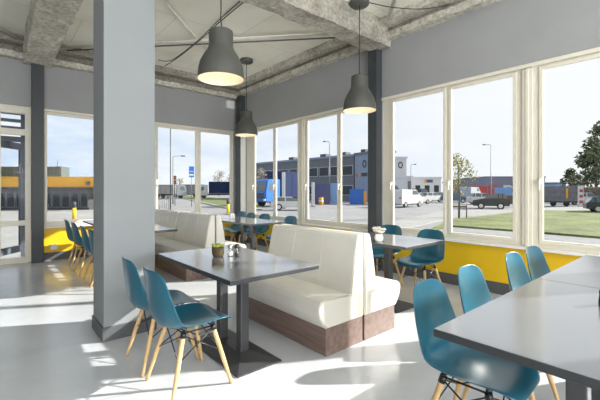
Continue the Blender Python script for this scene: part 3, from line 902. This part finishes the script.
def tree(px, Z, top, width, leafm, label, n=700, trunk=.09, clear=1.6, leaf=.16, seed=1, jx=0, blobs=9, group=None, stakes=False):
    rnd = random.Random(seed)
    root = empty('tree', far(px, Z), label, 'tree', side_angle(px), group)
    H_ = top - GROUND
    m = MB()
    m.tube([(0, 0, 0), (.03, 0, clear), (-.02, .02, H_ * .65), (0, 0, H_ * .93)], [trunk, trunk * .8, trunk * .45, trunk * .12], 8)
    cen = []
    for b in range(blobs):
        a = rnd.random() * 2 * pi
        zz = clear + (H_ - clear) * (.15 + .75 * (b + .5) / blobs)
        rr = width / 2 * (.35 + .5 * rnd.random()) * (1 - .55 * (b / blobs))
        e = Vector((rr * cos(a), rr * sin(a), zz))
        m.tube([(0, 0, zz - rr * .9 if zz - rr * .9 > clear * .8 else clear * .8), e * .5 + Vector((0, 0, zz * .5 - rr * .2)), e], [trunk * .4, trunk * .25, trunk * .08], 6)
        cen.append((e, width * .26 * (1 - .3 * b / blobs)))
    cen.append((Vector((0, 0, H_ * .86)), width * .24))
    m.build('trunk', M_BARK, root)
    f = MB()
    for k in range(n):
        c, r = cen[rnd.randrange(len(cen))]
        d = Vector((rnd.gauss(0, 1), rnd.gauss(0, 1), rnd.gauss(0, 1))).normalized() * r * rnd.random() ** .45
        p = c + d
        if p.z > H_: p.z = H_ - rnd.random() * .3
        s = leaf * (.6 + .8 * rnd.random())
        u = Vector((rnd.gauss(0, 1), rnd.gauss(0, 1), rnd.gauss(0, 1))).normalized()
        v = u.orthogonal().normalized()
        vs = [f.bm.verts.new(p + q) for q in (-u * s, v * s * .5, u * s, -v * s * .5)]
        f.bm.faces.new(vs)
    f.build('crown', leafm, root)
    if stakes:
        for s in (-.45, .45):
            q = MB(); q.tube([(s, 0, 0), (s, 0, .85)], .04, 8); q.build('stake', M_BARK, root)
        q = MB(); q.box(-.47, .47, -.025, .025, .70, .80); q.build('tie_rail', M_BARK, root)
    return root

def building(px0, px1, Z, topy, wallm, label, dep=10, roofm=M_CLADG, cols=0, rows=0, wm=M_DWIN, rz=0.0, basez=GROUND, winfrac=(.62, .5), Z1=None, up=None, fm=None):
    pxm = (px0 + px1) / 2
    P0, P1 = far(px0, Z), far(px1, Z1 or Z)
    ln = (P1 - P0).length
    root = empty('building', ((P0.x + P1.x) / 2, (P0.y + P1.y) / 2, basez), label, 'building', atan2(P1.y - P0.y, P1.x - P0.x))
    H_ = (EYE + (HORIZON - topy) / F_PX * Z if up is None else EYE + up) - basez
    m = MB(); m.box(-ln / 2, ln / 2, 0, dep, 0, H_); m.build('walls', wallm, root)
    m = MB(); m.box(-ln / 2 - .15, ln / 2 + .15, -.15, dep + .15, H_, H_ + .35); m.build('roof_edge', roofm, root)
    if cols:
        cw = ln / cols; rh = H_ / (rows + .25)
        for c in range(cols):
            for r in range(rows):
                x = -ln / 2 + (c + .5) * cw; z = (r + .55) * rh
                w = MB(); w.box(x - cw * winfrac[0] / 2, x + cw * winfrac[0] / 2, -.06, .02, z - rh * winfrac[1] / 2, z + rh * winfrac[1] / 2)
                wo = w.build('window', fm or M_CLADW, root)
                w = MB(); w.box(x - cw * winfrac[0] / 2 + .08, x + cw * winfrac[0] / 2 - .08, -.075, -.05, z - rh * winfrac[1] / 2 + .08, z + rh * winfrac[1] / 2 - .08)
                w.build('window_pane', wm, wo)
    return root, ln, H_

# ---- big street block beyond the right windows
bld, ln, H_ = building(249, 354, 79.5, 160, M_CLADG, 'long grey two-storey building with dark windows beyond the far right windows', 5, M_CLAD, 11, 2, winfrac=(.86, .5), Z1=58.5, up=5.5)
for k, x in enumerate((-ln * .1, ln * .2, ln * .36)):
    m = MB(); m.box(x - .7, x + .7, 2, 3.4, H_ + .35, H_ + 1.1); m.build('roof_unit', M_DGREY, bld)
def ring_logo(root, x, z, r, y=-.06):
    m = MB(); n = 24
    for k in range(n):
        a0, a1 = 2 * pi * k / n, 2 * pi * (k + 1) / n
        m.prism([(x + .72 * r * cos(a0), z + r * sin(a0)), (x + .72 * r * cos(a1), z + r * sin(a1)), (x + .42 * r * cos(a1), z + .62 * r * sin(a1)), (x + .42 * r * cos(a0), z + .62 * r * sin(a0))], y, 0, 'y')
    m.build('ring_emblem', M_DGREY, root)
bld, ln, H_ = building(354.9, 384, 58.0, 156, M_CLAD, 'pale blue clad building with a dark ring emblem left of the middle dark post', 2.4, M_CLADG, Z1=53, up=5.6)
sx = ln / 29.4
ring_logo(bld, -ln / 2 + 10.3 * sx, H_ - 1.5, .62)
m = MB(); m.box(-ln / 2 + 2.0 * sx, -ln / 2 + 3.4 * sx, -.05, 0, H_ - 3.45, H_ - 2.95); m.build('red_sign_mark', M_RED, bld)
m = MB(); m.box(-ln / 2 + 3.5 * sx, -ln / 2 + 5.0 * sx, -.05, 0, H_ - 3.45, H_ - 2.95); m.build('orange_sign_mark', M_ORANGE, bld)
m = MB()
for k in range(5): m.box(-ln / 2 + (7.2 + k * 1.25) * sx, -ln / 2 + (8.2 + k * 1.25) * sx, -.05, 0, H_ - 3.45, H_ - 2.9)
m.build('sign_lettering', M_DGREY, bld)
for k in range(2):
    m = MB(); m.box(-ln / 2 + 1.5 * sx + k * 2, -ln / 2 + 1.5 * sx + k * 2 + 1.0, 1, 2, H_ + .35, H_ + .95); m.build('roof_unit', M_DGREY, bld)
bld, ln, H_ = building(393, 406.5, 66, 158.5, M_CLADW, 'white building with a dark ring emblem right of the middle dark post', 9, M_CLADW)
ring_logo(bld, ln * .05, H_ - 1.2, .62)
bld, ln, H_ = building(393, 412, 60, 178, M_CLADW, 'low white annex in front of the white ring-emblem building', 4, M_CLADW)
m = MB(); m.box(ln * .28, ln * .46, -.08, .02, .9, 3.3); m.build('louvre', M_CLADG, bld)
bld, ln, H_ = building(413, 441, 76, 178.5, M_CLADW, 'white low shop with an orange and blue sign beyond the parked white cars', 8, M_CLADW, 3, 1, winfrac=(.6, .6))
m = MB(); m.box(-ln * .10, -ln * .02, -.1, .0, H_ - .85, H_ - .25); m.build('orange_sign_mark', M_ORANGE, bld)
m = MB(); m.box(-ln * .01, ln * .20, -.1, .0, H_ - .85, H_ - .25); m.build('blue_sign_mark', M_PURP, bld)
building(486, 545, 105, 177.5, M_CLADM, 'long mauve-grey warehouse beyond the black car', 20, M_CLADM)
building(470, 486, 131, 179.5, M_CLADM, 'lower mauve-grey warehouse wing behind the young tree', 18, M_CLADM)
building(546, 557, 95, 183.5, M_CLADW, 'small white far building at the left edge of the nearest window', 8, M_CLADW, 3, 1)
building(557.5, 566, 78, 184, M_LBLUE, 'small light blue far building left of the big tree', 8, M_CLADG)
# ---- building with the amber band behind the left back window
bld, ln, H_ = building(-30, 89, 33, 187, M_DGREY, 'low glazed building with an amber fascia band outside the left back window', 9, M_FASCIA, 13, 1, winfrac=(.90, .84), fm=M_CLADG)
UX = (68 - 300) / F_PX * 36 - (29.5 - 300) / F_PX * 33
m = MB(); m.box(-ln / 2 - .4, ln / 2 + 2.4, -.6, 9.4, H_ + .05, H_ + .93); m.build('amber_fascia', M_FASCIA, bld)
m = MB(); m.box(-ln * .47, UX, 2.0, 3.2, H_ + .93, H_ + 2.0); m.build('upper_storey', M_GREENG, bld)
k0 = -ln * .47; m = MB()
while k0 < UX:
    m.box(k0, k0 + .05, 1.97, 2.0, H_ + .93, H_ + 2.0); k0 += .35
m.build('cladding_ribs', M_GREENG, bld)
for xx, hh in ((UX - 2.0, 2.6), (UX - .9, .7)):
    m = MB(); m.tube([(xx, 2.8, H_ + 2.0), (xx, 2.8, H_ + 2.0 + hh)], .035, 6); m.build('antenna', M_GALV, bld)
m = MB(); m.box(ln / 2 + .1, ln / 2 + .45, -.75, -.45, H_ + .15, H_ + .5, bev=.05); m.build('camera_housing', M_DGREY, bld)

# ---- street furniture
lamp_post(491, 55, 8.25, -.75, 'tall street lamp over the black car, its arm pointing left')
lamp_post(329.5, 52, 8.3, -.6, 'street lamp rising in front of the long grey building')
lamp_post(173, 48, 5.85, 1.0, 'street lamp with a right-pointing arm outside the back window')
lamp_post(411, 55, 5.2, .5, 'short street lamp beside the white ring-emblem building')
o = empty('thin_pole', far(170.5, 26), 'tall thin dark pole rising to the top of the back window', 'pole')
m = MB(); m.tube([(0, 0, 0), (0, 0, 7.6)], .035, 8); m.build('shaft', M_DGREY, o)
m = MB(); m.lathe([(.12, 0), (.12, .04), (.05, .10)], 12); m.build('foot', M_DGREY, o)
o = empty('traffic_light', far(175, 42), 'small dark traffic light beside the street lamp outside the back window', 'traffic light', side_angle(175))
m = MB(); m.tube([(0, 0, 0), (0, 0, 3.0)], .05, 8); m.build('pole', M_GALV, o)
m = MB(); m.box(-.16, .16, -.12, .12, 2.5, 3.5, bev=.03); hd = m.build('signal_head', M_DGREY, o)
for k, mm in enumerate((M_STEM, M_ORANGE, M_RED)):
    m = MB(); m.tube([(0, -.15, 2.68 + k * .31), (0, -.12, 2.68 + k * .31)], .09, 12); m.build('lens', mm, hd)
o = empty('road_sign', far(191.5, 40), 'blue rectangular road sign on a post outside the back window', 'sign', side_angle(191.5))
m = MB(); m.tube([(0, .03, 0), (0, .03, 4.4)], .04, 8); m.build('post', M_GALV, o)
m = MB(); m.box(-.27, .27, -.02, 0, 3.25, 4.45, bev=.005); m.build('sign_panel', M_SIGN, o)
m = MB(); m.box(-.24, .24, -.03, -.02, 3.42, 3.60); m.box(-.20, .20, -.03, -.02, 3.85, 3.92); m.build('sign_marks', M_WHITE, o)
for px, Z, lab in ((74.2, 22.5, 'yellow bollard with a grey top outside the left back window'), (228, 28.5, 'yellow bollard with a grey top outside the right end of the back window')):
    o = empty('bollard', far(px, Z), lab, 'bollard', group='yellow bollards')
    m = MB(); m.lathe([(.11, 0), (.11, .72)], 14, caps=(True, True)); m.build('shaft', M_BOLL, o)
    m = MB(); m.lathe([(.115, .72), (.115, 1.02), (.07, 1.1)], 14, caps=(True, True)); m.build('head', M_DGREY, o)
o = empty('metal_railing', far(161, 30), 'pale metal railing of upright bars outside the back window next to the square column', 'railing', side_angle(161))
m = MB(); m.box(-1.0, .75, -.03, .03, 1.05, 1.12); m.box(-1.0, .75, -.03, .03, .12, .18); m.build('rails', M_GALV, o)
for k in range(13):
    m = MB(); m.tube([(-.97 + k * .14, 0, 0 if k in (0, 6, 12) else .15), (-.97 + k * .14, 0, 1.08)], .022 if k not in (0, 6, 12) else .04, 6); m.build('bar', M_GALV, o)
for px, Z, h_, lab in ((283.5, 36, 3.6, 'slim white panel standing for a window reflection in front of the blue lorry'), (313, 40, 2.7, 'white pylon left of the violet-blue container')):  # first one is a window reflection modelled as a white panel
    o = empty('pylon', far(px, Z), lab, 'pylon', side_angle(px))
    m = MB(); m.box(-.17, .17, -.1, .1, .05, h_, bev=.03); m.build('panel', M_CLADW, o)
    m = MB(); m.box(-.25, .25, -.2, .2, 0, .08, bev=.02); m.build('base', M_GALV, o)
for px, Z, lab in ((321, 45, 'orange barrel under the violet-blue container'), (296.5, 44, 'orange barrel beside the blue lorry')):
    o = empty('barrel', far(px, Z), lab, 'barrel')
    m = MB(); m.lathe([(.28, 0), (.30, .3), (.29, .9)], 16, caps=(True, True)); m.build('drum', M_ORANGE, o)
    m = MB(); m.lathe([(.305, .4), (.305, .55)], 16); m.build('band', M_WHITE, o)

# ---- vehicles
truck(281, 41, M_BLUE, M_NAVY, 'bright blue lorry with a navy body seen through the far right window', rz=.75, flip=True, L=6.6, hgt=3.9)
truck(222, 82, M_CARW, M_NAVY, 'white cabbed lorry with a navy tarpaulin body outside the back window', flip=True, L=10.5, hgt=3.7, stripe=M_NAVY)
truck(187, 89, M_CARS, M_CLADG, 'grey lorry left of the blue road sign', L=8, hgt=3.2, flip=True)
truck(170, 80, M_CARS, M_TRAIL, 'dark grey lorry behind the tall thin pole', L=7, hgt=3.0)
car(161, 82, M_CARW, 'white van outside the back window next to the square column', van=True, L=4.6, hgt=2.0)
container(322.5, 46, M_PURP, 'violet-blue container below the long grey building', 1.85, 2.6)
container(334.2, 46.2, M_LBLUE, 'light blue container beside the violet-blue one', 0.8, 2.7)
container(357, 46, M_BLUE, 'bright blue container with an orange right post, left of the middle dark post', 1.75, 1.95, M_BLUE)
container(375, 46.5, M_LBLUE, 'pale blue container partly behind the middle dark post', 1.7, 1.7)
o = empty('skip_post', far(365, 45.6), 'orange marker board at the right end of the bright blue container', 'marker', side_angle(365))
m = MB(); m.box(-.17, .17, -.06, .06, 0, 1.7, bev=.02); m.build('board', M_ORANGE, o)
car(290.5, 33, M_CARW, 'white car under the far right window, in front of the lorry', L=3.6, hgt=1.2)
car(393.5, 45, M_CLAD, 'pale blue van at the left edge of the window right of the dark post', van=True, L=2.6, hgt=2.5, rz=.5)
car(406, 39, M_CARW, 'white van with its front to the road, leftmost of the white vehicles', van=True, rz=1.0, L=4.2, hgt=1.9)
car(416, 47, M_CARW, 'white car second from the left in the row of white vehicles', rz=.8, L=4.0)
car(430, 55, M_CARW, 'white car third from the left in the row of white vehicles', rz=.9, L=4.0)
car(441, 63, M_CARS, 'silver car behind the window mullion right of the white cars', rz=.7, L=4.0)
car(421, 66, M_CARB, 'black van behind the row of white cars', van=True, L=4.4, hgt=2.1)
car(490.5, 35, M_CARB, 'black hatchback parked at the edge of the lawn', rz=.0, flip=True, L=3.2, hgt=1.5)
car(454.5, 52, M_CART, 'dark teal car left of the young tree trunk', L=3.8)
car(471, 57, M_CARS, 'silver van behind the young tree, left of the black hatchback', van=True, rz=1.2, L=4.6, hgt=2.3)
car(483, 46, M_CARW, 'white car above the bonnet of the black hatchback', L=3.6, rz=.4)
truck(485, 82, M_RED, M_RED, 'red box lorry in front of the mauve-grey warehouse', L=5.6, hgt=2.7)
truck(501, 90, M_CARW, M_RED, 'red lorry with a white cab in front of the mauve-grey warehouse', L=5.2, hgt=2.6)
car(512, 52, M_LBLUE, 'light blue van at the right end of the window with the young tree', van=True, L=4.4, hgt=2.2)
container(510.5, 47, M_BARK, 'brown crate by the lawn behind the black hatchback', 1.0, 1.1, dep=1.0)
car(587.5, 44, M_CARW, 'white car behind the red and white barrier post', rz=.5, L=3.6, hgt=1.5)
car(611, 29, M_CARB, 'dark car at the right picture edge beyond the lawn', L=3.4, rz=.2, hgt=1.25)

# cage trailer
o = empty('cage_trailer', far(563, 40), 'grey mesh-sided trailer parked beyond the lawn in the nearest window', 'trailer', side_angle(563))
m = MB(); m.box(-1.75, 1.65, 0, 1.8, .42, .6); m.build('bed', M_DGREY, o)
m = MB(); m.box(-1.7, 1.6, .05, .09, .6, 2.2); m.build('side_panel', M_TRAIL, o)
for x in (-1.72, -.9, -.08, .76, 1.6):
    m = MB(); m.box(x - .04, x + .04, -.02, .05, .5, 2.3); m.build('upright', M_GALV, o)
for z in (1.1, 1.7, 2.25):
    m = MB(); m.box(-1.75, 1.65, -.04, .02, z - .035, z + .035); m.build('side_rail', M_GALV, o)
for x in (-.9, .3):
    for sy in (.15, 1.65):
        m = MB(); wheel(m, x, sy, .3, .2); m.build('wheel', M_TYRE, o)
m = MB(); m.box(.25, .45, -.10, -.04, .9, 2.0, bev=.02); m.build('orange_board', M_ORANGE, o)
o = empty('barrier_post', far(580.6, 38.9), 'red and white panel at the right end of the mesh-sided trailer', 'barrier', side_angle(579.5))
m = MB(); m.box(-.25, .25, -.05, .05, .05, 2.3, bev=.01); m.build('panel', M_CLADW, o)
for k in range(3):
    m = MB(); m.box(-.1, .2, -.07, -.05, .4 + k * .6, .7 + k * .6); m.build('stripe', M_RED, o)

# ---- trees and hedge
tree(459, 23.5, 3.75, 2.3, M_LEAFY, 'slim young tree tied to wooden stakes on the lawn', n=620, trunk=.07, clear=1.5, leaf=.085, seed=3, stakes=True)
tree(596, 53, 9.0, 6.0, M_LEAFG, 'large green tree at the right picture edge beyond the hedge', n=2300, trunk=.25, clear=2.0, leaf=.30, seed=5, blobs=13)
tree(606, 40, 9.4, 4.2, M_LEAFG, 'taller green tree cut off by the right picture edge', n=1000, trunk=.22, clear=2.5, leaf=.28, seed=8, blobs=11)
tree(570, 56, 4.8, 3.0, M_LEAFG, 'small green tree left of the large one', n=900, trunk=.12, clear=1.0, leaf=.22, seed=9)
tree(179.5, 112, 5.3, 3.2, M_LEAFB, 'thin bare tree left of the blue road sign', n=500, trunk=.12, clear=1.4, leaf=.14, seed=11)
tree(219, 110, 7.3, 5.5, M_LEAFB, 'bare tree behind the navy lorry, left one', n=700, trunk=.16, clear=2.0, leaf=.18, seed=12)
tree(231, 124, 7.6, 5.5, M_LEAFB, 'bare tree behind the navy lorry, right one by the window edge', n=700, trunk=.16, clear=2.0, leaf=.18, seed=13)
tree(261, 66, 5.4, 3.5, M_LEAFB, 'bare tree above the blue lorry at the far right window', n=500, trunk=.12, clear=1.6, leaf=.14, seed=14)
rnd = random.Random(4)
o = empty('hedge', far(596, 46), 'brown clipped hedge below the large green tree', 'hedge', side_angle(596))
m = MB(); m.rough(-1.7, 4.5, 0, 1.2, 0, 2.1, .25, .12, 3); m.build('core', M_HEDGE, o)
m = MB()
for k in range(900):
    p = Vector((rnd.uniform(-1.7, 4.5), rnd.choice((-.03, rnd.uniform(0, 1.2))), rnd.uniform(.1, 2.1)))
    if p.y > 0: p.z = 2.1 + rnd.uniform(-.05, .12)
    u = Vector((rnd.gauss(0, 1), rnd.gauss(0, 1), rnd.gauss(0, 1))).normalized() * .1; v = u.orthogonal().normalized() * .05
    m.bm.faces.new([m.bm.verts.new(p + q) for q in (-u, v, u, -v)])
m.build('leaves', M_HEDGE, o)

# ================================================================== LIGHT
SUN_DIR = Vector((1.0, -.56, .555)).normalized()
s = bpy.data.lights.new('sun', 'SUN'); s.energy = 9.8; s.angle = radians(.6); s.color = (1.0, .955, .88)
so = bpy.data.objects.new('sun', s); COL.objects.link(so)
so.rotation_euler = SUN_DIR.to_track_quat('Z', 'Y').to_euler()

w = bpy.data.worlds.new('sky'); SC.world = w; w.use_nodes = True
nt = w.node_tree; N, L = nt.nodes, nt.links
bg = N['Background']
tc = N.new('ShaderNodeTexCoord')
dp = N.new('ShaderNodeVectorMath'); dp.operation = 'DOT_PRODUCT'; dp.inputs[1].default_value = SUN_DIR
L.new(tc.outputs['Generated'], dp.inputs[0])
glow = N.new('ShaderNodeMapRange'); glow.inputs['From Min'].default_value = -.35; glow.inputs['From Max'].default_value = .75
L.new(dp.outputs['Value'], glow.inputs['Value'])
mp = N.new('ShaderNodeMapping'); mp.inputs['Scale'].default_value = (1.6, 1.6, 5.0)
L.new(tc.outputs['Generated'], mp.inputs['Vector'])
nz = N.new('ShaderNodeTexNoise'); nz.inputs['Scale'].default_value = 2.2; nz.inputs['Detail'].default_value = 7; nz.inputs['Roughness'].default_value = .55
L.new(mp.outputs['Vector'], nz.inputs['Vector'])
rp = N.new('ShaderNodeValToRGB')
rp.color_ramp.elements[0].position = .40; rp.color_ramp.elements[0].color = (.52, .67, .90, 1)
rp.color_ramp.elements[1].position = .66; rp.color_ramp.elements[1].color = (.90, .93, .96, 1)
L.new(nz.outputs['Fac'], rp.inputs['Fac'])
mx = N.new('ShaderNodeMix'); mx.data_type = 'RGBA'; mx.inputs['B'].default_value = (.93, .935, .94, 1)
L.new(glow.outputs['Result'], mx.inputs['Factor']); L.new(rp.outputs['Color'], mx.inputs['A'])
L.new(mx.outputs['Result'], bg.inputs['Color'])
bg.inputs['Strength'].default_value = 1.0

def area(name, loc, target, sx, sy, power, col):
    l = bpy.data.lights.new(name, 'AREA'); l.shape = 'RECTANGLE'; l.size = sx; l.size_y = sy; l.energy = power; l.color = col
    o = bpy.data.objects.new(name, l); COL.objects.link(o); o.location = loc
    o.rotation_euler = (Vector(target) - Vector(loc)).to_track_quat('-Z', 'Y').to_euler()
# added fill light at the unseen near wall, tilted up to brighten the ceiling
area('near_fill_light', (.3, YN + .05, 1.8), (.3, 1, 6.5), 8.2, 2.1, 820, (.97, .985, 1.0))
#area('left_fill_light', (XL + .05, 1.5, 1.8), (5, 1.5, 4.0), 12.0, 2.1, 90, (1.0, .99, .97))

# ================================================================== CAMERA
cam = bpy.data.cameras.new('camera'); cam.sensor_width = 36.0; cam.sensor_fit = 'HORIZONTAL'
cam.lens = 36.0 * F_PX / 600.0
cam.shift_y = -(200 - HORIZON) / 600.0
cam.clip_start = .05; cam.clip_end = 800
co = bpy.data.objects.new('camera', cam); COL.objects.link(co)
co.location = (0, 0, EYE); co.rotation_euler = (pi / 2, 0, -YAW)
SC.camera = co

SC.view_settings.view_transform = 'Standard'; SC.view_settings.look = 'None'
SC.view_settings.gamma = 1.0; SC.view_settings.use_curve_mapping = False
SC.view_settings.exposure = 0.12
